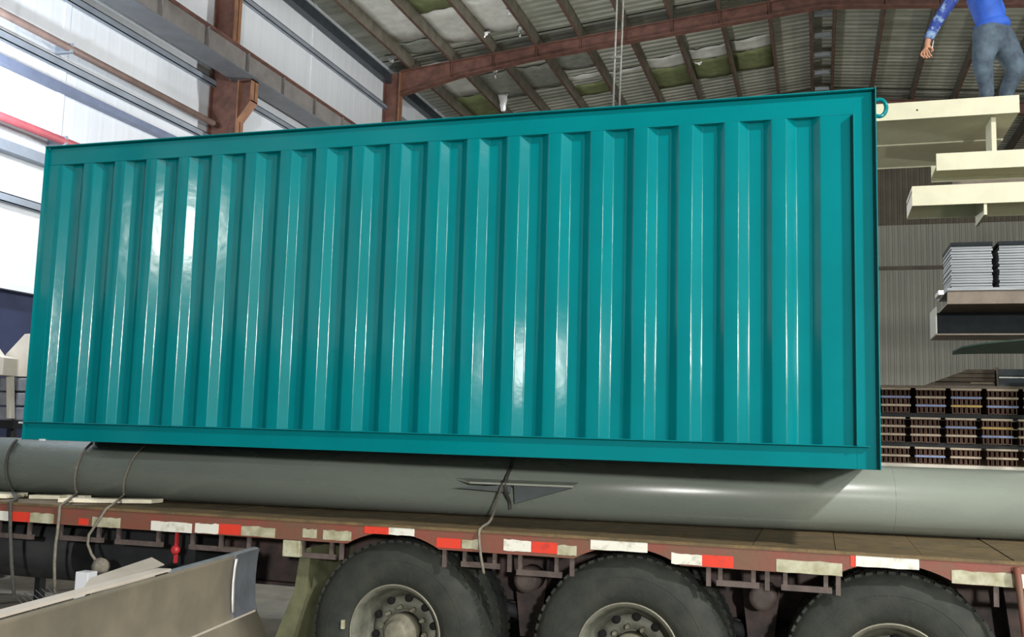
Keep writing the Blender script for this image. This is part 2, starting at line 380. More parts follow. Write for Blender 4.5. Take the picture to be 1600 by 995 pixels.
# portal frames: columns, corbels and rafter of each frame
def portal(Y, label):
    e = empty('portal_frame', (0, Y, 0), label, 'steel frame', 'rust-brown portal frames')
    hw = .09
    for sd in (-1, 1):
        xo = XW+.02 if sd < 0 else XR-.02                # outer face
        d = .50
        xi = xo - sd*d; xu = xo - sd*.36; zc = 6.798
        def bx(a, b): return (min(a, b), max(a, b))
        ztop = zseat(xu)-.03
        col_ = MB()
        for x_, za, zb in ((xi, 0, zc), (xu, zc, ztop)):
            col_.box(*bx(xo, x_), Y-.008, Y+.008, za, zb)
            col_.box(*bx(xo, xo-sd*.018), Y-hw, Y+hw, za, zb)
            col_.box(*bx(x_, x_+sd*.018), Y-hw, Y+hw, za, zb, 1)
        c_ = col_.build('column', ['frame', 'frame_edge'], e)
        # corbel carrying the crane girder
        cb = MB(); xe = xi - sd*.22; zc = 6.798
        cb.prism([(xi, Y-.008, 6.20), (xe, Y-.008, 6.48), (xe, Y-.008, zc), (xi, Y-.008, zc)], (0, .016, 0))
        cb.prism([(xi, Y-hw, 6.18), (xe, Y-hw, 6.46), (xe, Y-hw, 6.48), (xi, Y-hw, 6.20)], (0, 2*hw, 0), 1)
        cb.box(*bx(xe, xe+sd*.018), Y-hw, Y+hw, 6.46, zc, 1)
        cb.box(*bx(xi, xe), Y-hw, Y+hw, zc-.02, zc)
        cb.build('corbel', ['frame', 'frame_edge'], e)
        # rafter half: deep at the column, shallow towards the ridge
        xs = [xu, xu - sd*1.3, xu - sd*2.9, RX]; dp = [.50, .33, .25, .27]
        rf = MB(); n = len(xs)
        top = [(x, zseat(x)-.02) for x in xs]; bot = [(x, zseat(x)-.02-q) for x, q in zip(xs, dp)]
        rf.prism([(x, Y-.006, z) for x, z in top] + [(x, Y-.006, z) for x, z in bot[::-1]], (0, .012, 0))
        for line, th, mi in ((top, .014, 0), (bot, .014, 1)):
            for (xa, za), (xb, zb) in zip(line[:-1], line[1:]):
                rf.prism([(xa, Y-.09, za), (xb, Y-.09, zb), (xb, Y-.09, zb+th), (xa, Y-.09, za+th)], (0, .18, 0), mi)
        r_ = rf.build('rafter', ['frame', 'frame'], e)
        for x in (PX if sd < 0 else PXR):
            if abs(x) > 8.0: continue
            z = zseat(x)
            dd = .26 if abs(x) < 5.6 else .32
            MB().box(x-.006, x+.006, Y-.085, Y+.085, z-dd, z-.02).build('stiffener', 'frame', r_)
    return e
portal(.35, 'rust-brown portal frame standing beside the photographer, out of sight')
portal(6.4, 'rust-brown portal frame level with the container and the hoist ropes')
portal(12.45, 'rust-brown portal frame whose column rises above the left end of the container')
portal(18.5, 'rust-brown portal frame whose haunched rafter crosses above the container')
portal(24.55, 'rust-brown portal frame farthest back under the roof')

# crane girder on the corbels
def crane_girder(xc, label):
    e = empty('crane_girder', (xc, 0, 6.80), label, 'crane girder', 'crane runway girders')
    z0, z1 = 6.80, 7.14
    MB().box(xc-.20, xc+.20, Y0+.3, Y1-.4, z0, z0+.016).build('bottom_flange', 'girder_under', e)
    MB().box(xc-.20, xc+.20, Y0+.3, Y1-.4, z1-.016, z1).build('top_flange', 'frame', e)
    xw = xc + (.12 if xc < 0 else -.12)
    MB().box(xw-.006, xw+.006, Y0+.3, Y1-.4, z0+.016, z1-.016).build('web', 'girder', e)
    MB().box(xc-.03, xc+.03, Y0+.3, Y1-.4, z1, z1+.05).build('rail', 'darksteel', e)
    y = -15.0
    while y < 30:
        MB().box(xw-.055, xw+.055, y-.006, y+.006, z0+.016, z1-.016).build('stiffener', 'girder', e)
        y += 1.008
crane_girder(-8.10, 'grey crane runway girder with stiffeners along the left columns')
crane_girder(8.40, 'grey crane runway girder along the right columns, out of sight')

# ================================================================ SEMI-TRAILER
YT = 5.40; ZD = 1.17; ZS = 1.05
XT0, XT1 = -7.9, 4.6
tr = empty('flatbed_trailer', (-2.0, 6.6, 0), 'rusty red flatbed trailer carrying the grey pipe and the teal container', 'trailer')
WX = [-2.363, -0.995, 0.352]; WZ = 0.55; AR = .578
def skirt(y0, y1, name):
    pts = [(XT0, ZS)]; r = AR; hc = math.sqrt(r*r-(ZS-WZ)**2)
    for c in WX:
        a0 = math.atan2(ZS-WZ, -hc); a1 = math.atan2(ZS-WZ, hc)
        for k in range(15): a = a0+(a1-a0)*k/14; pts.append((c+r*math.cos(a), WZ+r*math.sin(a)))
    pts += [(XT1, ZS), (XT1, ZD), (XT0, ZD)]
    return MB().prism([(x, y0, z) for x, z in pts], (0, y1-y0, 0)).build(name, 'trailer_red', tr)
skirt(YT, YT+.02, 'side_rail')
skirt(7.88, 7.90, 'side_rail')
# deck: boards across the bed
x = XT0; k = 0
while x < XT1-.01:
    wd = min(.42, XT1-x)
    MB().box(x+.002, x+wd-.002, YT+.022, 7.878, ZD-.05, ZD-.004-.002*(k % 3)).build('deck_board', 'deck', tr); x += wd; k += 1
MB().box(XT0, XT1, YT-.006, YT+.035, ZD-.012, ZD+.004).build('edge_strip', 'deck', tr)
for y in (6.15, 7.05):
    m_ = MB().box(XT0, XT1, y-.01, y+.01, .68, 1.115).box(XT0, XT1, y-.08, y+.08, .66, .68).box(XT0, XT1, y-.08, y+.08, 1.095, 1.115)
    m_.build('chassis_beam', 'chassis', tr)
x = XT0+.3
while x < XT1:
    MB().box(x-.03, x+.03, 6.16, 7.04, 1.0, 1.094).build('cross_member', 'chassis', tr); x += .68
# reflective strips: x0, x1, y0, y1 (pixels), colour
TP = [(-25, 17, 801, 815, 'w'), (19, 47, 803, 818, 'r'), (47, 84, 806, 821, 'd'), (123, 138, 810, 820, 'r'), (144, 188, 811, 826, 'd'), (236, 300, 816, 831, 'w'),
      (305, 342, 818, 833, 'w'), (342, 376, 819, 835, 'r'), (377, 430, 823, 838, 'd'), (473, 495, 827, 840, 'd'), (505, 549, 829, 844, 'd'),
      (570, 608, 814, 828, 'r'), (608, 648, 815, 829, 'w'), (682, 720, 841, 856, 'r'), (722, 747, 843, 857, 'd'),
      (787, 830, 844, 861, 'w'), (830, 871, 847, 864, 'r'), (871, 901, 852, 867, 'd'), (923, 1012, 834, 852, 'w'),
      (1049, 1097, 865, 882, 'w'), (1097, 1146, 868, 886, 'r'), (1213, 1316, 879, 899, 'd'), (1336, 1436, 866, 886, 'w'), (1329, 1337, 865, 885, 'r'),
      (1487, 1585, 898, 919, 'd'), (1592, 1660, 909, 930, 'w')]
for x0, x1, y0, y1, c in TP:
    ym = (y0+y1)/2; a = atY(x0, ym, YT); b = atY(x1, ym, YT); h = (y1-y0)/FPX*(b-Vector((0, 0, EYE))).dot(AX_F)
    zc = (a.z+b.z)/2; zc = min(max(zc, ZS+h/2+.001), ZD-h/2-.002)
    v = []
    N = 6
    for i in range(N+1):
        for j in (0, 1):
            jit = random.uniform(-.004, .004) if c != 'r' else 0
            v.append((a.x+(b.x-a.x)*i/N, YT-.003, zc+(j-.5)*h + (jit if j else jit*.5)))
    f = [(2*i, 2*i+2, 2*i+3, 2*i+1) for i in range(N)]
    n = len(v); v += [(p, q+.003, r_) for p, q, r_ in v]
    f += [(2*i+n, 2*i+1+n, 2*i+3+n, 2*i+2+n) for i in range(N)] + [(2*i, 2*i+n, 2*i+2+n, 2*i+2) for i in range(N)] + [(2*i+1, 2*i+3, 2*i+3+n, 2*i+1+n) for i in range(N)]
    f += [(0, 1, 1+n, n), (2*N, 2*N+n, 2*N+1+n, 2*N+1)]
    o = MB().add(v, f).build('reflective_strip', {'w': 'tape_white', 'r': 'tape_red', 'd': 'tape_dirty'}[c], tr)
    o['label'] = {'w': 'white reflective strip', 'r': 'red reflective strip', 'd': 'dirty worn reflective strip'}[c]
# rope rails hung below the side rail
def rope_rail(xa, xb, dz=.075):
    mb = MB().box(xa, xb, YT+.03, YT+.055, ZS-dz-.03, ZS-dz)
    for x in (xa+.02, xb-.03): mb.box(x-.011, x+.011, YT+.03, YT+.05, ZS-dz, ZS+.02)
    mb.build('rope_rail', 'bracket', tr)
for a, b in ((-7.1, -6.6), (-6.1, -5.55), (-5.25, -4.95), (-4.75, -4.40), (-4.3, -3.95), (-3.75, -3.3), (-2.98, -2.74), (-1.95, -1.72), (-1.62, -1.36), (-.52, -.30), (-.19, .06), (.98, 1.3), (1.7, 2.1), (2.6, 3.0)):
    rope_rail(a, b, random.uniform(.06, .085))
for x in (-3.52, -2.70, -2.05, -1.66, -1.30, -.56, -.26, .09, .82, 1.4):
    MB().box(x-.012, x+.012, YT+.022, YT+.04, ZS-.10, ZS+.01).build('hook', 'bracket', tr)
# marker lamp
m0 = atY(440, 852, YT-.01); m1 = atY(466, 870, YT-.01)
MB().box(m0.x, m1.x, YT+.0, YT+.05, m1.z-.005, ZS-.003).build('marker_lamp', 'tape_dirty', tr, bevel=.006)['label'] = 'pale yellow marker lamp'
# suspension hangers, axles
for c in WX:
    ax = MB().tube([(c, 5.62, WZ), (c, 7.70, WZ)], .065, 14).build('axle', 'under_dark', tr)
for x in [-3.06, -1.68, -.32, 1.05]:
    for y in (6.0, 7.1):
        MB().prism([(x-.13, y-.05, 1.1), (x+.13, y-.05, 1.1), (x+.06, y-.05, .50), (x-.06, y-.05, .50)], (0, .10, 0)).build('spring_hanger', 'chassis', tr)
for i in range(3):
    for y in (6.05, 7.15):
        MB().tube([(WX[i]-.60, y, .62), (WX[i]-.2, y, .70), (WX[i]+.2, y, .70), (WX[i]+.60, y, .62)], .045, 8).build('leaf_spring', 'under_dark', tr)
for i, x in enumerate((-1.68, -.32)):
    MB().lathe([(-.09, .05), (-.08, .075), (.08, .075), (.09, .05)], (x+.02, 5.85, .86), (0, 1, 0), 20).build('brake_chamber', 'bracket', tr)
MB().tube([(-6.9, 5.95, .80), (-4.9, 5.95, .80)], .20, 20).build('air_tank', 'under_dark', tr)
MB().box(-4.75, -3.95, 5.8, 6.2, .62, 1.0).build('tool_box', 'under_dark', tr)
# mud guard flap in front of the first wheel
mp = [(-3.02, .98), (-2.95, 1.0), (-2.965, .72), (-3.06, .40), (-3.15, .18), (-3.28, .18), (-3.16, .46), (-3.05, .74)]
MB().prism([(x, 5.52, z) for x, z in mp], (0, .60, 0)).build('mud_flap', 'mudguard', tr)
# slanted tie bar near the right edge of the frame
a = atY(1589, 886, YT-.03); b = atY(1604, 1010, YT-.03)
MB().tube([a + Vector((0, 0, 0)), b, b+(b-a)*1.6], .016, 10).build('tie_bar', 'trailer_red', tr)

# wheels: the tyre carries rim, disc, nuts and hub as its pieces
def make_wheel(c, label, first=None):
    if first:
        q = share(first, tr, Vector(c)-wloc(tr))
        for g in first.children: share(g, q, g.location)
        q['label'] = label; return q
    prof = [(0.0, .275), (.022, .285), (.040, .33), (.046, .40), (.040, .455), (.022, .495), (.012, .505), (-.005, .522), (-.03, .534), (-.10, .538),
            (-.17, .534), (-.20, .522), (-.215, .495), (-.235, .45), (-.24, .40), (-.23, .32), (-.20, .275)]
    O = (0, 0, 0); Z = Vector(O)
    w_ = MB().lathe(prof, O, (0, -1, 0), 64, closed=True).build('wheel', 'rubber'); w_.parent = tr; w_.location = Vector(c)-wloc(tr); w_['label'] = label
    def sub(mb, name, m_, **k): o = mb.build(name, m_); o.parent = w_; return o
    gr = MB()
    for k in range(60):
        a = k*2*math.pi/60
        for s0, s1 in ((-.005, -.045), (-.155, -.195)):
            u = Vector((math.cos(a), 0, math.sin(a))); tt = Vector((-math.sin(a), 0, math.cos(a))); p = u*.527
            gr.obox(p+Vector((0, -s0, 0)), p+Vector((0, -s1, 0)), tt*.017, u*.009)
    tag(sub(gr, 'tread_block', 'rubber'), 'rows of shoulder tread blocks', kind='stuff')
    sub(MB().torus((0, -.040, 0), (0, 1, 0), .425, .005, 56, 6), 'sidewall_ring', 'rubber')
    rp = [(.012, .278), (.020, .287), (.024, .283), (.018, .268), (-.01, .252), (-.07, .245), (-.125, .225), (-.130, .205), (-.125, .20), (-.115, .235), (-.06, .256), (0, .268)]
    sub(MB().lathe(rp, O, (0, -1, 0), 56, closed=True), 'rim', 'rim')
    sub(MB().torus((0, -.023, 0), (0, 1, 0), .281, .0055, 56, 6), 'rim_flange', 'rim_edge')
    sub(MB().lathe([(-.180, .225), (-.160, .222), (-.135, .175), (-.130, .12), (-.18, .11)], O, (0, -1, 0), 48), 'disc', 'rim')
    for k in range(10):
        a = k*2*math.pi/10+.2; u = Vector((math.cos(a), 0, math.sin(a)))
        sub(MB().lathe([(-.14, .0235), (-.117, .0225), (-.115, .001)], u*.188, (0, -1, 0), 14), 'hand_hole', 'hole')
        u2 = Vector((math.cos(a+.31), 0, math.sin(a+.31)))
        sub(MB().lathe([(.0, .016), (.030, .016), (.034, .010), (.05, .009)], u2*.135+Vector((0, .130, 0)), (0, -1, 0), 6), 'wheel_nut', 'hub')
    sub(MB().lathe([(-.15, .105), (-.05, .105), (-.035, .090), (-.02, .075), (.012, .070), (.018, .060), (.018, .012)], O, (0, -1, 0), 36), 'hub_cap', 'hub')
    return w_
w0 = None
for y, lbl in ((5.50, ('leftmost near wheel of the trailer', 'middle near wheel of the trailer', 'rightmost near wheel of the trailer')),
               (5.83, ('twin wheel behind the leftmost near wheel', 'twin wheel behind the middle near wheel', 'twin wheel behind the rightmost near wheel')),
               (7.58, ('far side wheel opposite the leftmost one', 'far side wheel opposite the middle one', 'far side wheel opposite the rightmost one'))):
    for x, lb in zip(WX, lbl):
        q = make_wheel((x, y, WZ-.010), lb, w0); w0 = w0 or q

p = atY(536, 975, 5.46)
MB().box(p.x-.008, p.x+.010, 5.448, 5.470, p.z-.025, p.z+.025).build('tyre_sticker', 'tape_dirty', tr)

# ================================================================ GREY PIPE
R_P = .2075
P_A = Vector((-7.7, 6.16-.357, ZD-.003+R_P)); P_B = Vector((4.4, 6.70+.347, ZD-.003+R_P)); P_U = (P_B-P_A).normalized()
def on_pipe(x): return P_A + (P_B-P_A)*((x-P_A.x)/(P_B.x-P_A.x))
pe = empty('steel_pipe', (-2, on_pipe(-2).y, ZD), 'long grey painted steel pipe lying on the trailer bed under the container', 'pipe')
MB().lathe([(0, R_P-.012), (0, R_P), ((P_B-P_A).length, R_P), ((P_B-P_A).length, R_P-.012)], P_A, P_U, 72, closed=True).build('pipe_shell', 'pipe', pe)
# weld seams round the pipe
for x in (-6.2, .42):
    c = on_pipe(x); MB().torus(c, P_U, R_P-.001, .002, 72, 6).build('weld_seam', 'pipe', pe)
# fin plate on the pipe side; dark plates added below as its shadow
fa = on_pipe(-2.30); fb = on_pipe(-1.50); nrm = Vector((P_U.y, -P_U.x, 0))
fz = .035
mb = MB(); o0 = fa + nrm*(R_P-.02); o1 = fb + nrm*(R_P-.02)
dn = Vector((0, 0, -.016)); zz_ = Vector((0, 0, fz))
mb.prism([o0+zz_, o1+P_U*.02+zz_, o1+nrm*.15+P_U*.0+zz_+dn, o0+nrm*.15+P_U*.14+zz_+dn], (0, 0, .012))
mb.build('fin_plate', 'fin', pe)
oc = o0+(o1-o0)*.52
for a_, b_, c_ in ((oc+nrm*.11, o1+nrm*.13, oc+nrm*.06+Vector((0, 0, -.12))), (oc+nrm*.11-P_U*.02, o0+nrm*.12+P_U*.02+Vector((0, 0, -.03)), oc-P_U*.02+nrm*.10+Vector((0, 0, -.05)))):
    MB().prism([a_+zz_+dn, b_+zz_+dn, c_+zz_+dn], nrm*-.008).build('shade_plate', 'shade_plate', pe)

# ropes and straps
def rope(name, pts, r, m_, label, cat='rope', n=8):
    P = [Vector(p) for p in pts]; out = []
    for i in range(len(P)-1):
        p0 = P[max(i-1, 0)]; p1 = P[i]; p2 = P[i+1]; p3 = P[min(i+2, len(P)-1)]
        for k in range(6):
            t = k/6; out.append(.5*((2*p1)+(p2-p0)*t+(2*p0-5*p1+4*p2-p3)*t*t+(3*p1-p0-3*p2+p3)*t**3))
    out.append(P[-1])
    o = MB().tube(out, r, n).build(name, m_)
    return tag(o, label, cat)
def strap_over(ptop, pbot, prail, r, m_, label, tail):
    """rope over the front of the pipe, across the deck edge and down past the side rail"""
    x0 = atY(*ptop, 6.0).x; xb = atY(*pbot, 5.88).x; x1 = atY(*prail, YT).x; pts = []
    for a in range(60, -51, -10):
        ar = math.radians(a); c = on_pipe(x0 + (xb-x0)*(100-a)/150)
        pts.append(c + nrm*(math.cos(ar)*(R_P+r+.003)) + Vector((0, 0, math.sin(ar)*(R_P+r+.003))))
    pts.append(Vector((x1, YT+.03, ZD+.010+r))); pts.append(Vector((x1, YT-.010-r, ZD+.004)))
    for px, py in tail: pts.append(atY(px, py, YT-.014))
    return tag(MB().tube(pts, r, 8).build('lashing_rope', m_), label, 'rope', 'thin lashing ropes at the left')
strap_over((150, 703), (110, 766), (97, 788), .010, 'rope', 'thin lashing rope over the pipe hanging straight down beside the left steel beam', [(90, 830), (87, 850), (85, 880), (86, 935)])
strap_over((232, 706), (178, 766), (170, 788), .009, 'rope', 'thin lashing rope over the pipe ending in a grey knot below the red side rail', [(148, 822), (139, 835), (137, 850), (143, 866), (150, 876)])
strap_over((36, 700), (18, 768), (20, 785), .012, 'rope_dark', 'dark lashing rope round the pipe at the left edge of the picture', [(16, 830), (18, 880), (22, 930)])
o = MB().lathe([(-.03, .02), (-.02, .05), (.02, .055), (.035, .02)], tuple(atY(158, 885, YT-.03)), (0.2, -1, .2), 12).build('rope_knot', 'rope'); tag(o, 'grey bundled rope knot hanging at the end of a lashing rope', 'knot')
# dark strap at the fin plate
ps = []
for a in (62, 50, 35, 15, -5, -25, -40):
    ar = math.radians(a); c = on_pipe(-1.93); ps.append(c + nrm*(math.cos(ar)*(R_P+.010)+(.10 if 20 > a > -10 else .0)) + Vector((0, 0, math.sin(ar)*(R_P+.010))))
rope('chain_strap', ps, .012, 'rope_dark', 'dark chain wrapped round the pipe beside its fin plate', 'chain')
rope('lashing_rope', [on_pipe(-1.95)+nrm*.33+Vector((0, 0, .04)), (-1.86, YT+.3, 1.22), (-1.83, YT+.04, ZD+.018), (-1.83, YT-.018, ZD-.01), (-1.82, YT-.014, 1.05), (-1.81, YT+.03, .93)], .008, 'rope',
     'brown lashing rope running from the fin plate down over the red rail')
# pale timber battens lying on the deck at the left
for i, (px0, px1, py, wd) in enumerate(((-30, 24, 772, .10), (42, 98, 766, .06), (52, 100, 774, .05), (100, 165, 779, .07), (165, 246, 780, .08), (182, 222, 768, .04))):
    a = atZ(px0, py, ZD+.02); b = atZ(px1, py+1, ZD+.02)
    def by(p): return min(max(p.y, YT+.06+wd*.8), on_pipe(p.x).y-.125-wd*.8)
    o = MB().obox(Vector((a.x, by(a), ZD+.013)), Vector((b.x, by(b), ZD+.013)), (0, wd*.8, 0), (0, 0, .013)).build('batten', 'timber')
    tag(o, ['pale timber batten on the deck at the left picture edge', 'pale batten tucked under the pipe near the dark rope', 'short pale batten in front of the one tucked under the pipe', 'pale batten between the two thin lashing ropes', 'long pale batten right of the second lashing rope', 'narrow pale batten lying behind the long one'][i], 'batten', 'timber battens on the trailer deck')

# ================================================================ CONTAINER
CX0, CX1, CY0, CY1, CZ0, CZ1 = -5.045, .299, 5.40, 7.80, 1.588, 3.580
ct = empty('shipping_container', ((CX0+CX1)/2, (CY0+CY1)/2, CZ0), 'glossy teal corrugated steel container resting on the grey pipe', 'container')
TR0, BR1 = 3.452, 1.708
# corrugated side: rounded bends
P_ = .2505; run = .049; dep = .044; flat = (P_-2*run)/2
def corr_profile(x_last, nrec, xa, xb, y):
    raw = [(xb, 0)]
    for k in range(nrec):
        xe = x_last - k*P_
        raw += [(xe, 0), (xe-run, dep), (xe-run-flat, dep), (xe-2*run-flat, 0)]
    raw.append((xa, 0)); raw = raw[::-1]
    out = []
    for i, p in enumerate(raw):
        if i in (0, len(raw)-1): out.append(p); continue
        a, b = Vector(raw[i-1]), Vector(raw[i+1]); q = Vector(p); r = .0065
        u = (a-q).normalized()*r; v = (b-q).normalized()*r
        for t in (0, .25, .5, .75, 1): out.append(tuple((q+u)*(1-t)**2 + 2*t*(1-t)*q + (q+v)*t*t))
    return [(x, y+d) for x, d in out]
def corr_panel(y, z0, z1, sgn, name):
    prof = corr_profile(.018, 20, CX0+.03, .186 if sgn > 0 else CX1-.03, 0); n = len(prof); nz = 10; v = []
    for j in range(nz+1):
        z = z0+(z1-z0)*j/nz
        for i, (x, d) in enumerate(prof): v.append((x, y+sgn*(d + .0012*math.sin(x*2.1+z*1.7)), z))
    f = [(j*n+i, j*n+i+1, (j+1)*n+i+1, (j+1)*n+i) for j in range(nz) for i in range(n-1)]
    nv = len(v); v += [(prof[0][0], y+sgn*.06, z0), (prof[-1][0], y+sgn*.06, z0), (prof[-1][0], y+sgn*.06, z1), (prof[0][0], y+sgn*.06, z1)]
    mb = MB().add(v, f, 0, True); mb.f.append([nv, nv+3, nv+2, nv+1]); mb.m.append(0); mb.sm.append(False)
    return mb.build(name, 'teal', ct, fix=False)
YF = CY0+.002
corr_panel(YF, BR1-.03, TR0+.01, 1, 'side_panel')
corr_panel(CY1-.002, BR1-.03, TR0+.01, -1, 'side_panel')
for sg, yf in ((1, CY0), (-1, CY1)):
    def yy(a, b): return (min(yf+sg*a, yf+sg*b), max(yf+sg*a, yf+sg*b))
    MB().box(CX0, CX1-.05, *yy(0, .10), TR0, CZ1-.010).box(CX0, CX1, *yy(-.034, .10), CZ1-.008, CZ1).build('top_rail', 'teal', ct, bevel=.003)
    MB().box(CX0, CX1-.05, *yy(0, .10), CZ0, BR1-.008).box(CX0, CX1-.05, *yy(-.030, .10), BR1-.007, BR1).build('bottom_rail', 'teal', ct, bevel=.003)
    MB().box(.185, CX1, *yy(-.001, .12), CZ0, CZ1-.010).box(.183, .190, *yy(-.046, .0), BR1, TR0).box(CX1-.006, CX1, *yy(-.052, .0), CZ0, CZ1).build('corner_post', 'teal', ct, bevel=.003)
    MB().box(CX0, CX0+.10, *yy(-.001, .12), BR1, TR0).box(CX0, CX0+.006, *yy(-.030, 0), CZ0, CZ1).build('corner_post', 'teal', ct, bevel=.003)
for sx, xf in ((1, CX0), (-1, CX1)):
    a, b = sorted((xf+sx*.012, xf+sx*.03))
    MB().box(a, b, CY0+.1, CY1-.1, CZ0, CZ1-.012).build('end_wall', 'teal', ct)
MB().box(CX0+.02, CX1-.02, CY0+.02, CY1-.02, CZ1-.035, CZ1-.014).build('roof_panel', 'teal', ct)
MB().box(CX0+.03, CX1-.03, CY0+.05, CY1-.05, CZ0+.012, CZ0+.06).build('floor_panel', 'teal_dark', ct)
for y in (CY0+.03, CY1-.03):
    mb = MB(); c = Vector((CX1+.020, y, 3.487)); pts = []
    for k in range(15):
        a = math.radians(110-220*k/14); pts.append(c + Vector((.034*math.cos(a), 0, .046*math.sin(a))))
    mb.tube([c+Vector((-.03, 0, .046))]+pts+[c+Vector((-.03, 0, -.046))], .011, 10).build('lifting_ring', 'teal', ct)
for px, py in ((65, 687), (33, 660)):
    p = atY(px, py, CY0-.012)
    MB().box(p.x-.02, p.x+.02, CY0-.014, CY0+.002, p.z-.006, p.z+.006).build('white_spot', 'foil', ct)  # small white spots at the lower left corner
# lifting lugs in the roof that the hoist ropes are hooked to
MB().torus((-1.36, 6.70, CZ1+.04), (0, 1, 0), .055, .014, 20, 8).build('roof_lug', 'teal', ct)

# hoist ropes, hook block and bridge crane
cr = empty('bridge_crane', (-1.33, 6.7, 7.25), 'bridge crane above the picture holding the pair of steel hoist ropes', 'crane')
MB().box(-8.05, 8.35, 6.48, 6.92, 7.36, 7.90).build('bridge_beam', 'crane', cr)
for xs in (-8.06, 8.36): MB().box(xs-.08, xs+.08, 5.7, 7.7, 7.192, 7.40).build('end_carriage', 'crane', cr)
MB().box(-1.75, -.9, 6.35, 7.05, 7.0, 7.36).build('hoist_body', 'crane', cr)
for xb, xt in ((-1.381, -1.325), (-1.338, -1.275)):
    MB().tube([(xb, 6.7, CZ1+.085), (xb+(xt-xb)*.3, 6.7, 4.6), (xt, 6.7, 7.02)], .0075, 8).build('hoist_rope', 'cable', cr)
MB().box(-1.395, -1.325, 6.69, 6.71, 4.385, 4.40).build('rope_spacer', 'cable', cr)
MB().torus((-1.36, 6.70, CZ1+.095), (1, 0, 0), .035, .010, 16, 8).build('hook', 'darksteel', cr)

# ================================================================ STEEL ON THE RACK AT THE RIGHT
rk = empty('storage_rack', (3.3, 9.8, 0), 'steel storage rack holding beams, standing past the right picture edge', 'rack')
for x in (2.75, 4.9):
    for y in (8.85, 10.8): MB().box(x-.07, x+.07, y-.09, y+.09, 0, 5.6).build('post', 'brownsteel', rk)
def arm(z, y0=8.9, y1=10.75, h=.08):
    for x in (2.75, 4.9): MB().box(x-.05, x+.05, y0, y1, z-h, z).build('arm', 'brownsteel', rk)
XE = 5.3
def hbeam(name, x0, x1, y0, y1, z0, z1, mats, label, cat, grp, wt=.5):
    """H-beam lying on its side: front and back flange upright, web level between them"""
    e = empty(name, ((x0+x1)/2, y0, z0), label, cat, grp)
    MB().box(x0, x1, y0, y0+.016, z0, z1).build('front_flange', mats, e)
    MB().box(x0, x1, y1-.016, y1, z0, z1).build('back_flange', mats, e)
    zw = z0+(z1-z0)*wt
    MB().box(x0, x1, y0+.016, y1-.016, zw-.008, zw+.008).build('web', mats, e)
    return e
G = 'cream beams on the rack'
b = hbeam('steel_beam', .18, 1.640, 9.0, 9.82, 4.525, 4.678, 'cream', 'topmost cream steel beam, the person stands on it', 'beam', G, .12)
dk = atY(1433, 172, 9.0); MB().lathe([(0, .008), (.003, .008), (.004, .001)], (dk.x, 9.001, dk.z), (0, -1, 0), 12).build('bolt_hole', 'hole', b)
hbeam('steel_beam', .30, 1.640, 9.84, 10.66, 4.525, 4.678, 'cream', 'cream steel beam behind the topmost one, seen only from below', 'beam', G, .12)
b2 = hbeam('steel_beam', .982, XE, 9.0, 9.42, 4.055, 4.205, 'cream', 'second cream steel beam from the top, shorter on the left', 'beam', G, .3)
b3 = hbeam('steel_beam', .783, XE, 9.0, 9.55, 3.755, 3.927, 'cream', 'lowest cream steel beam with an open end at the left', 'beam', G, .75)
MB().box(.783, .789, 9.016, 9.534, 3.757, 3.925).build('end_plate', 'teal_grey' if 'teal_grey' in MATS else 'cream_pale', b2 if False else b3)
for s_ in (1.36, 2.4, 3.4): MB().box(s_-.012, s_+.012, 9.02, 9.5, 3.66, 3.872).build('stiffener', 'cream', b3)
e = empty('spacer_post', (1.46, 9.2, 4.205), 'small cream spacer between the two upper cream beams', 'spacer', 'spacers between cream beams')
MB().box(1.435, 1.472, 9.10, 9.4, 4.207, 4.533).build('block', 'cream', e)
arm(4.054); arm(3.754); 
sp = MB().box(1.30, 5.2, 10.2, 10.6, 4.06, 4.523).build('support_beam', 'brownsteel'); tag(sp, 'brown support beam deep under the topmost cream beams', 'beam')
# galvanised stacks of thin sections: each layer its own piece
def galv_stack(x0, x1, z0, z1, label):
    e = empty('purlin_stack', ((x0+x1)/2, 9.25, z0), label, 'steel stack', 'galvanised stacks')
    n = 16; h = (z1-z0-.03)/n
    src = None
    for k in range(n):
        z = z0+k*h; j = random.uniform(-.006, .006)
        if src is None:
            src = MB().box(x0, x1, 9.05, 9.60, z0+.002, z0+h-.003).build('section', 'galv', e); src.location.x += 0
        else: q = share(src, e, (j, random.uniform(-.01, .004), k*h))
    MB().box(x0-.004, x1+.004, 9.03, 9.62, z1-.03, z1).build('cap_section', 'darksteel', e)
galv_stack(1.087, 1.405, 3.035, 3.43, 'left stack of thin galvanised sections below the cream beams')
galv_stack(1.455, 1.80, 3.035, 3.43, 'galvanised stack at the right picture edge, beside the other stack')
e = empty('channel_beam', (1.0, 9.1, 2.9), 'grey-brown channel beam under the galvanised stacks', 'beam')
MB().box(1.045, XE, 8.98, 9.70, 3.012, 3.034).build('top_plate', 'galv', e)
MB().box(1.045, XE, 9.0, 9.012, 2.90, 3.012).build('web', 'brownsteel', e)
MB().box(1.045, XE, 9.012, 9.70, 2.90, 2.912).build('bottom_flange', 'brownsteel', e)
e = empty('channel_beam', (.97, 9.1, 2.65), 'deep dark channel beam open towards the front, below the brown one', 'beam')
MB().box(.966, XE, 9.40, 9.415, 2.66, 2.99).build('web', 'darksteel', e) if False else None
MB().box(.966, XE, 9.60, 9.615, 2.652, 2.899).build('web', 'darksteel', e)
MB().box(.966, XE, 9.14, 9.60, 2.652, 2.664).build('bottom_flange', 'brownsteel', e)
MB().box(.966, .976, 9.14, 9.60, 2.664, 2.895).build('end_plate', 'endwall', e)
arm(2.651)
MB().box(.980, 1.02, 9.02, 9.3, 2.985, 3.02).build('packer', 'foil', e)
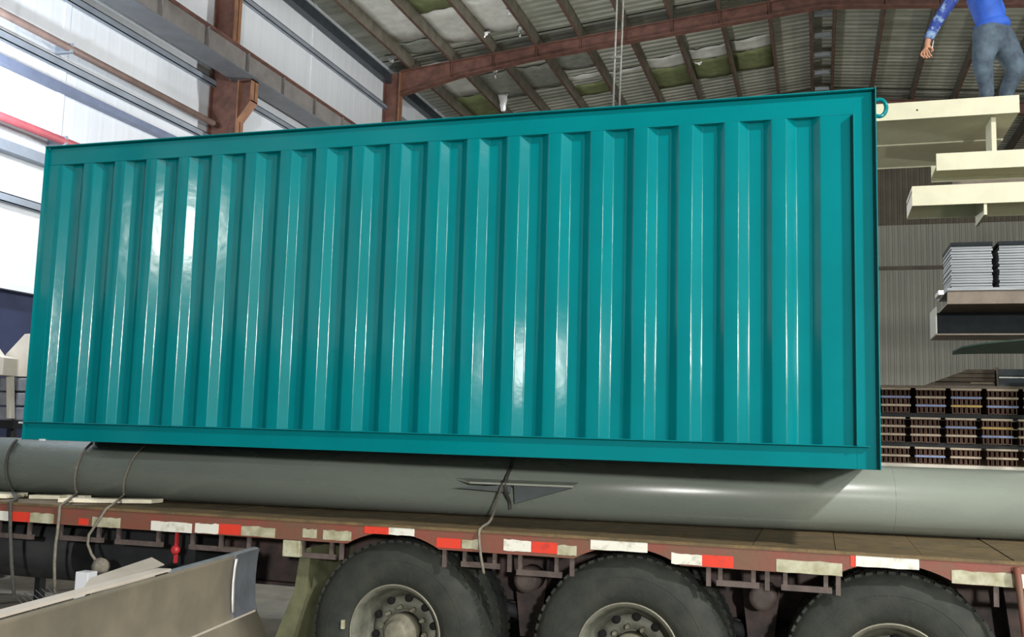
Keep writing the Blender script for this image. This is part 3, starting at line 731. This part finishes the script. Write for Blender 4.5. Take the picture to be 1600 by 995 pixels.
# long green sheet, sagging tip
mb = MB(); v = []
for i in range(9):
    t = i/8; x = 1.11+(XE-1.11)*t*t
    z = 2.522 + .03*math.sin(min(t*3, 1.5)); wdt = .04+.36*min(1, t*2.4)
    k_ = max(0, min(1, (2.5-x)/.5)); z = 2.536+(z-2.536)*k_; v += [(x, 9.30-wdt*.5, z+.08*wdt/.4*k_), (x, 9.30+wdt*.5, z-.015*k_)]
mb.add(v, [(2*i, 2*i+2, 2*i+3, 2*i+1) for i in range(8)])
o = mb.build('metal_sheet', 'greensheet', fix=False); tag(o, 'dark green metal sheet tapering to a tip below the dark channel', 'sheet'); sm = o.modifiers.new('t', 'SOLIDIFY'); sm.thickness = .012
arm(2.528)

# ---- tube bundles on a low pale rack behind the pipe
YB = 13.0
lr = empty('low_rack', (1.5, 13.4, 0), 'low pale steel rack under the rusty tube bundles', 'rack')
MB().box(-1.2, 4.6, 12.92, 13.02, 1.42, 1.482).build('front_rail', 'cream_pale', lr)
MB().box(-1.2, 4.6, 14.3, 14.4, 1.42, 1.482).build('back_rail', 'cream_pale', lr)
for x in (-1.1, 1.7, 4.5):
    for y in (12.93, 14.31): MB().box(x-.04, x+.04, y, y+.08, 0, 1.42).build('leg', 'cream_pale', lr)
def tube_layer_mesh(w_, h, n, L):
    mb = MB(); tw = w_/n; t = .007
    for i in range(n):
        x0 = i*tw+.004; x1 = (i+1)*tw-.004
        mb.box(x0, x0+t, 0, L, 0, h).box(x1-t, x1, 0, L, 0, h).box(x0+t, x1-t, 0, L, 0, t).box(x0+t, x1-t, 0, L, h-t, h)
        mb.box(x0+t, x1-t, .09, .10, t, h-t)
    return mb
bw, lh, lg = .318, .078, .022
proto = {}
def bundle(x, z, layers, laths, label, grp, wdt=bw, y=YB, L=1.36):
    e = empty('tube_bundle', (x, y, z), label, 'tube bundle', grp)
    zz = 0
    for k in range(layers):
        key = (wdt, L)
        if key not in proto:
            o = tube_layer_mesh(wdt, lh, 6, L).build('tube_layer', 'rust'); proto[key] = o.data; C.objects.unlink(o); bpy.data.objects.remove(o)
        o = bpy.data.objects.new('tube_layer', proto[key]); C.objects.link(o); o.parent = e; o.location = (0, random.uniform(-.01, .02), zz); tag(o, 'row of rusty square tube ends', kind='stuff')
        zz += lh
        if k < layers-1 or laths[k] != '-':
            for yy in (0.0, L-.1):
                MB().box(x-.01, x+wdt+.01, y+yy-.015, y+yy+.06, z+zz, z+zz+lg).build('lath', {'t': 'lath', 'b': 'lath_blue', 'y': 'lath_yellow'}.get(laths[k], 'lath'), e)
            zz += lg
    return e
rows = [(1.484, 2, .70, 'bottom'), (1.484+2*lh+2*lg+.055, 3, .655, 'middle'), (1.484+5*lh+5*lg+.11, 3, .79, 'top')]
cols = 'rusty tube bundles on the low rack'
names = ['leftmost', 'second', 'third', 'fourth', 'fifth', 'sixth']
pat = {'bottom': ['tt', 'tt', 'bt', 'tt', 'tt', 'tt'], 'middle': ['tbt', 'ttt', 'ttt', 'tbt', 'byt', 'ttt'], 'top': ['btt', 'tbt', 'btt', 'ybt', 'btt', 'ttt']}
for z, nl, x0, nm in rows:
    for k in range(6):
        x = x0 - .12 + k*.395 + (0 if nm != 'top' else 0)
        bundle(x-.25 if nm != 'top' else x-.32, z, nl, pat[nm][k], f'{names[k]} rusty square tube bundle from the left in the {nm} row on the low rack', cols)
    if nm != 'top':
        zt = z + nl*(lh+lg)
        for y in (13.1, 14.1):
            o = MB().box(-.1, 3.0, y-.04, y+.04, zt, zt+.053).build('timber_bearer', 'under_dark'); tag(o, f'{"front" if y < 13.5 else "rear"} dark timber bearer on the {nm} row of tube bundles', 'bearer', 'bearers between bundle rows')
ztop = rows[2][0] + 3*(lh+lg)
o = MB().box(-.1, 3.4, 12.95, 14.3, ztop, ztop+.03).build('cover_board', 'brownsteel'); tag(o, 'brown board lying flat on top of the tube bundles', 'board')
zt2 = ztop+.03
# dark angled channels lying on the board
e = empty('channel_stack', (1.6, 13.2, zt2), 'dark ribbed channels with a slanted end on top of the tube bundles', 'steel stack')
zq = zt2
for k in range(4):
    xa = 1.28+.13*k
    MB().prism([(xa-.05, 13.05, zq+.003), (2.02, 13.05, zq+.003), (2.02, 13.05, zq+.048), (xa+.05, 13.05, zq+.048)], (0, .8, 0)).build('channel', 'brownsteel', e); zq += .052
MB().box(1.75, 2.0, 13.03, 13.06, zt2+.03, zt2+.05).build('strap_mark', 'lath', e)
e = empty('channel_stack', (2.2, 13.2, zt2), 'blue-black steel plates with a bright edge at the right picture edge', 'steel stack')
MB().box(2.05, 3.3, 13.02, 13.8, zt2+.002, zt2+.10).build('plate', 'bluesteel', e)
MB().box(2.06, 3.3, 13.0, 13.8, zt2+.102, zt2+.115).build('bright_edge', 'foil', e)
MB().box(2.05, 3.3, 13.03, 13.8, zt2+.117, zt2+.21).build('plate', 'bluesteel', e)
MB().box(2.035, 2.05, 13.0, 13.8, zt2, zt2+.23).build('end_plate', 'brownsteel', e)

# ================================================================ STUFF AT THE FAR LEFT
le = empty('tube_rack', (-7.8, 8.2, 0), 'dark rack under the grey tube bundles left of the container', 'rack')
MB().box(-8.55, -7.1, 7.95, 8.05, 1.62, 1.70).build('front_rail', 'under_dark', le)
MB().box(-8.55, -7.1, 8.85, 8.95, 1.62, 1.70).build('back_rail', 'under_dark', le)
for x in (-8.5, -7.15):
    for y in (7.96, 8.86): MB().box(x-.03, x+.03, y, y+.08, 0, 1.62).build('leg', 'under_dark', le)
mat('greytube', (0.30, 0.32, 0.36), rough=.6, var=.3, vscale=9)
for r_ in range(3):
    for k in range(4):
        x = -8.05+k*.21; z = 1.702+r_*.145
        o = MB().box(x, x+.19, 8.0, 8.9, z, z+.13).build('block_bundle', 'greytube', bevel=.012)
        tag(o, f'{["first","second","third","fourth"][k]} grey block bundle from the left in the {["bottom","middle","top"][r_]} row beside the container', 'bundle', 'grey bundles left of the container')
zl = 1.702+3*.145
g1 = [(-7.82, 2.355), (-7.60, 2.565), (-7.30, 2.575), (-7.30, zl), (-7.82, zl)]
o = MB().prism([(x, 8.02, z) for x, z in g1], (0, .30, 0)).build('cream_girder', 'cream_pale', bevel=.004); tag(o, 'pale cream girder end with a sloping top beside the container edge', 'girder', 'cream girder ends')
g2 = [(-8.25, 2.52), (-7.98, 2.46), (-7.86, 2.34), (-7.70, 2.31), (-7.70, zl), (-8.25, zl)]
o = MB().prism([(x, 7.88-.1, z) for x, z in [(x+.10, z) for x, z in g2]], (0, .18, 0)).build('cream_girder', 'cream_pale', bevel=.004); tag(o, 'pale cream girder end cut by the left picture edge', 'girder', 'cream girder ends')
o = MB().prism([(-7.69, 7.92, 2.17), (-7.64, 7.92, 2.17), (-7.585, 7.92, 1.72), (-7.64, 7.92, 1.72)], (0, .05, 0)).build('cream_post', 'cream_pale'); tag(o, 'thin cream post leaning in front of the grey bundles', 'post')

# ================================================================ FOREGROUND STEEL BEAM, LOWER LEFT
FA = atZ(402, 857, 1.03); FB = atZ(0, 969, 1.03); fu = (FB-FA).normalized(); fn = Vector((-fu.y, fu.x, 0))
if fn.x < 0: fn = -fn              # towards the camera side
L = 5.2; FE = FA + fu*L
fb = empty('foreground_beam', (FA.x, FA.y, 0.35), 'large beige steel beam with a pale top flange in the lower left corner', 'beam')
def fp(s_, n_, z): return FA + fu*s_ + fn*n_ + Vector((0, 0, z-FA.z))
mb = MB()
prof = [(0, 1.03), (-.006, 1.01), (-.012, .96), (-.016, .88), (-.014, .80), (-.008, .73), (.004, .70), (.010, .695), (.060, .60), (.10, .48), (.105, .36)]
n = len(prof); v = [fp(s_, a, z) for s_ in (0, .4, 1.5, 3, L) for a, z in prof]
f = [(j*n+i, j*n+i+1, (j+1)*n+i+1, (j+1)*n+i) for j in range(4) for i in range(n-1)]
mb.add(v, f, 0, True); o = mb.build('web', 'fgbeam', fb, fix=False); q = o.modifiers.new('t', 'SOLIDIFY'); q.thickness = .010; q.offset = 0
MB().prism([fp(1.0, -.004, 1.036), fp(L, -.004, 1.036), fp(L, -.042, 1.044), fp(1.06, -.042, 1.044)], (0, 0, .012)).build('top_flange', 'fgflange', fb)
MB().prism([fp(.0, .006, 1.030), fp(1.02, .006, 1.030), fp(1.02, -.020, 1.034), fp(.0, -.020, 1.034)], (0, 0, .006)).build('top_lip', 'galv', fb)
pr7 = prof[:7]; n = len(pr7)
mb = MB(); v = [fp(s_, a+.012, z) for s_ in (-.01, .30) for a, z in pr7] + [fp(s_, a, z) for s_ in (-.01, .30) for a, z in pr7]
mb.add(v, [(i, i+1, n+i+1, n+i) for i in range(n-1)], 0, True); mb.add(v, [(n+i, n+i+1, 3*n+i+1, 3*n+i) for i in range(n-1)] + [(i, 2*n+i, 2*n+i+1, i+1) for i in range(n-1)])
mb.build('end_stiffener', 'fgend', fb, fix=False)
mb = MB(); v = [fp(s_, a+.016, z) for s_ in (.285, .315) for a, z in prof[1:6]]
mb.add(v, [(i, i+1, 5+i+1, 5+i) for i in range(4)], 0, True); o = mb.build('white_streak', 'foil', fb, fix=False); q = o.modifiers.new('t', 'SOLIDIFY'); q.thickness = .004  # white strip along the edge of the end stiffener
MB().obox(fp(.02, .013, .692), fp(L, .013, .692), fn*.006, Vector((0, 0, .006))).build('fold_line', 'fgflange', fb)
for s_, z_ in ((1.05, .80), (.92, .83), (.7, .58), (1.25, .63)):
    MB().lathe([(0, .010), (.006, .010), (.007, .001)], fp(s_, -.036 if z_ > .7 else .055, z_), fn, 10).build('bolt_hole', 'hole', fb)
for s_ in (.75, 3.6):
    o = MB().obox(fp(s_-.1, -.05, .18), fp(s_+.1, -.05, .18), fn*.30, Vector((0, 0, .178))).build('timber_block', 'timber'); tag(o, 'timber block carrying the beige beam, %s one' % ('far' if s_ < 1 else 'near'), 'block', 'blocks under the beige beam')
# second, smaller folded sheet lying behind it
o = MB()
a = atZ(140, 905, .96); b_ = atZ(237, 872, .96)
du = (b_-a); sd = Vector((-du.y, du.x, 0)).normalized(); sd = sd if sd.x < 0 else -sd
o.prism([a, b_, b_+Vector((.10, -.02, -.03)), a+Vector((.12, -.2, -.03))], (0, 0, .006))
o.prism([a, b_, b_+Vector((.03, 0, -.10)), a+Vector((.03, 0, -.12))], (-.006, 0, 0))
o = o.build('folded_sheet', 'fgflange'); tag(o, 'pale folded metal sheet lying behind the beige beam', 'sheet')
sup = MB().box(b_.x-.06, b_.x+.06, b_.y-.45, b_.y-.12, 0, .835).build('crate', 'under_dark'); tag(sup, 'dark crate under the pale folded sheet', 'crate')
p0 = atY(118, 893, 4.9); p1 = atY(136, 920, 4.9)
o = MB().box(p0.x, p1.x, 4.9, 4.98, 0, p0.z).build('white_box', 'white_box', bevel=.004); tag(o, 'small white box standing behind the beige beam', 'box')
# wire grating leaning at the far left under the trailer
e = empty('wire_grating', atZ(55, 945, .55), 'bundle of thin wire rods fanned behind the left end of the beige beam', 'grating')
for k in range(8):
    a = atY(20+k*9, 930-k*2, 5.15); b_ = atY(46+k*8, 952-k*2.5, 4.9)
    MB().tube([a, b_, b_+(b_-a)*.6], .003, 6).build('wire_rod', 'cable', e)
# red reflector lamp hanging under the rail
p = atY(272, 862, YT+.04)
o = MB().lathe([(-.02, .018), (-.015, .028), (.01, .028), (.02, .014)], (p.x, YT+.05, p.z+.01), (0, -1, 0), 16).build('tail_lamp', 'red_box', tr)
MB().box(p.x-.008, p.x+.009, YT+.05, YT+.07, p.z-.07, ZS+.0).build('lamp_bracket', 'red_box', tr)
# cream carton on the floor past the trailer
p = atZ(1225, 1010, .30)
o = MB().prism([(-.42, 8.9, 0), (-.24, 8.9, 0), (-.165, 8.9, .50), (-.235, 8.9, .50)], (0, .25, 0)).build('carton', 'timber'); tag(o, 'cream carton on the floor seen between the middle and right wheels', 'carton')

# ================================================================ PERSON ON THE TOP BEAM
def skin_obj(name, chains, m_, parent, sub=2, root=0):
    """chains: lists of (x, y, z, r) joined where points coincide"""
    key = {}; V = []; Rr = []; E = []
    for ch in chains:
        prev = None
        for x_, y_, z_, r_ in ch:
            k = (round(x_, 4), round(y_, 4), round(z_, 4))
            if k not in key: key[k] = len(V); V.append((x_, y_, z_)); Rr.append(r_)
            i = key[k]
            if prev is not None: E.append((prev, i))
            prev = i
    o0 = wloc(parent)
    me = bpy.data.meshes.new(name); me.from_pydata([tuple(Vector(v)-o0) for v in V], E, [])
    o = bpy.data.objects.new(name, me); C.objects.link(o); o.parent = parent
    me.materials.append(MATS[m_])
    md = o.modifiers.new('skin', 'SKIN'); md.use_smooth_shade = True; md.branch_smoothing = .3
    for i, r_ in enumerate(Rr):
        sv = me.skin_vertices[0].data[i]
        sv.radius = (r_, r_) if not isinstance(r_, tuple) else r_
        sv.use_root = (i == root)
    s_ = o.modifiers.new('sub', 'SUBSURF'); s_.levels = sub; s_.render_levels = sub
    return o
BT = 4.678
PXc, PYc = 1.41, 9.34
per = empty('person', (PXc, PYc, BT), 'person in a blue shirt and jeans stooping on the topmost cream beam', 'person')
def q(x_, y_, z_, r_): return (PXc+x_, PYc+y_, BT+z_-.10*min(1, max(0, (z_-.1)/.5)), r_)
hip = q(.10, .02, .80, .125)
# trousers: pelvis, two legs
trs = [[q(.10, .02, .90, .160), q(.10, .02, .80, .170)],
       [q(.10, .02, .80, .170), q(.02, -.06, .68, .122), q(-.015, -.10, .45, .094), q(.02, -.06, .24, .068), q(.03, -.04, .07, .062)],
       [q(.10, .02, .80, .170), q(.22, .08, .68, .122), q(.29, .06, .43, .094), q(.22, .14, .24, .068), q(.20, .16, .07, .062)]]
skin_obj('trousers', trs, 'jeans', per, root=1)
for (x_, y_) in ((.03, -.04), (.20, .16)):
    skin_obj('shoe', [[q(x_+.04, y_+.03, .042, .042), q(x_-.03, y_-.02, .042, .042), q(x_-.13, y_-.06, .032, .034)]], 'shoe', per)
# shirt: torso leaning to the left, sleeves
chest = q(-.01, -.03, 1.20, .150); neckb = q(-.06, -.05, 1.36, .085)
shr = [[q(.10, .02, .79, .172), q(.09, .01, .88, .168), q(.06, .0, 1.02, .145), chest, neckb],
       [chest, q(-.10, -.20, 1.27, .072), q(-.20, -.25, 1.14, .060), q(-.30, -.26, .98, .054)],
       [chest, q(.10, .16, 1.26, .072), q(.20, .20, 1.05, .058), q(.12, .10, .90, .050)]]
skin_obj('shirt', shr, 'shirt', per, root=2)
slv = [[q(-.20, -.25, 1.14, .066), q(-.30, -.26, .98, .060), q(-.375, -.275, .86, .054), q(-.455, -.285, .70, .046), q(-.468, -.287, .665, .045)]]
skin_obj('sleeve', slv, 'sleeve', per)
# body: skin that shows (head, neck, hands) as one continuous figure inside the clothes
W = (-.476, -.288, .640)
body = [[q(.10, .02, .82, .10), q(.06, .0, 1.02, .10), q(-.01, -.03, 1.20, .10), q(-.06, -.05, 1.36, .055), q(-.10, -.07, 1.45, .052), q(-.13, -.085, 1.52, .085), q(-.16, -.10, 1.60, .095), q(-.17, -.10, 1.68, .070)],
        [q(-.01, -.03, 1.20, .10), q(-.10, -.20, 1.27, .05), q(-.30, -.26, .98, .040), q(-.455, -.285, .70, .030), q(*W, .026), q(-.487, -.289, .60, (.040, .022)), q(-.492, -.290, .565, (.042, .020))],
        [q(-.01, -.03, 1.20, .10), q(.10, .16, 1.26, .05), q(.20, .20, 1.05, .042), q(.12, .10, .90, .032), q(.08, .04, .86, .026), q(.05, -.0, .84, .034)]]
for dx, dy, l, r_ in ((-.034, 0, .070, .0095), (-.012, -.004, .080, .010), (.010, -.004, .076, .0095), (.030, 0, .060, .0085)):
    body.append([q(-.492, -.290, .565, (.042, .020)), q(-.492+dx, -.292+dy, .545, r_), q(-.496+dx*1.05+.004, -.300+dy, .545-l*.5, r_), q(-.486+dx*.95+.020, -.296+dy, .545-l*.95, r_*.85)])
body.append([q(-.487, -.289, .60, (.040, .022)), q(-.450, -.300, .590, .012), q(-.436, -.312, .560, .011), q(-.440, -.318, .535, .009)])
skin_obj('body', body, 'skin', per, root=0)
hc = Vector(q(-.165, -.10, 1.63, 0)[:3])
def ell(name, c, rx, ry, rz, m_, rot=0, parent=per):
    mb = MB(); nu, nv_ = 16, 10; v = []
    for j in range(nv_+1):
        t = math.pi*j/nv_
        for i in range(nu): a = 2*math.pi*i/nu; v.append(Vector(c)+Vector((rx*math.sin(t)*math.cos(a), ry*math.sin(t)*math.sin(a), rz*math.cos(t))))
    f = [(j*nu+i, j*nu+(i+1) % nu, (j+1)*nu+(i+1) % nu, (j+1)*nu+i) for j in range(nv_) for i in range(nu)]
    return mb.add(v, f, 0, True).build(name, m_, parent)
ell('hair', hc+Vector((.02, .01, .045)), .098, .092, .085, 'hair')
for s_ in (-1, 1): ell('ear', hc+Vector((.01, s_*.088, -.02)), .018, .010, .030, 'skin'); ell('eye', hc+Vector((-.088, s_*.032, -.01)), .010, .012, .008, 'hair')
ell('nose', hc+Vector((-.105, 0, -.035)), .018, .014, .022, 'skin'); ell('mouth', hc+Vector((-.088, 0, -.075)), .010, .025, .006, 'shirt' if False else 'skin')
MB().tube([(PXc-.425, PYc-.30, BT+.555), (PXc-.447, PYc-.315, BT+.445)], .004, 6).build('tool', 'foil', per)['label'] = 'thin pale stick in the hand'

# ================================================================ LAMPS OF THE HALL AND ADDED FILL LAMPS
def flood(name, pos, aim, power, hs, col):
    pos = Vector(pos)
    lb = {'work': 'floodlight high on the right, lighting the container', 'yard': 'floodlight on a mast behind the photographer', 'wide': 'wide floodlight high on the right, nearer the rear',
          'low': 'added low fill lamp on a mast beside the rack, unseen past the right picture edge', 'rear': 'added fill lamp on a mast, hidden behind the container', 'stand': 'small work lamp on a stand to the right of the trailer', 'wall': 'bare hanging lamp near the left wall, just outside the picture', 'deep': 'added unseen fill lamp deep in the hall on the right'}[name]
    e = empty('floodlight' if aim else 'hanging_or_added_lamp', pos, lb, 'lamp', 'lamps of the hall and added fill lamps')
    if aim:
        d = (Vector(aim)-pos).normalized(); r = d.cross(Vector((0, 0, 1))).normalized(); u = r.cross(d)
        MB().obox(pos-d*.03, pos-d*.20, r*(hs+.03), u*(hs+.03)).build('housing', 'lamp_body', e)
        MB().obox(pos-d*.03, pos-d*.022, r*hs, u*hs).build('glass', 'lamp_glass', e)
        if name in ('yard', 'stand'): MB().tube([(pos.x, pos.y-.25, 0), (pos.x, pos.y-.25, pos.z+.1)], .05, 10).build('mast', 'lamp_body', e)
        else: MB().tube([pos-d*.2, (pos.x, pos.y, zseat(pos.x))], .02, 8).build('hanger', 'lamp_body', e)
        l = bpy.data.lights.new('floodlight', 'AREA'); l.shape = 'SQUARE'; l.size = hs*2
        rot = Matrix((r, u, -d)).transposed().to_euler()
    else:
        MB().lathe([(.14, .02), (.16, .07), (.30, .06), (.32, .02)], pos, (0, 0, 1), 16).build('lamp_cap', 'lamp_body', e)
        if name in ('rear', 'low'): MB().tube([(pos.x+.12, pos.y, 0), (pos.x+.12, pos.y, pos.z+.24), pos+Vector((.05, 0, .26))], .025, 8).build('mast', 'lamp_body', e)
        else: MB().tube([pos+Vector((0, 0, .32)), (pos.x, pos.y, zseat(pos.x))], .012, 8).build('hanger', 'lamp_body', e)
        l = bpy.data.lights.new('hanging_or_added_lamp', 'POINT'); l.shadow_soft_size = hs; rot = (0, 0, 0)
    l.energy = power; l.color = col
    lo = bpy.data.objects.new('lamp_light', l); C.objects.link(lo); lo.parent = e; lo.rotation_euler = rot
for L_ in LAMPS: flood(*L_)
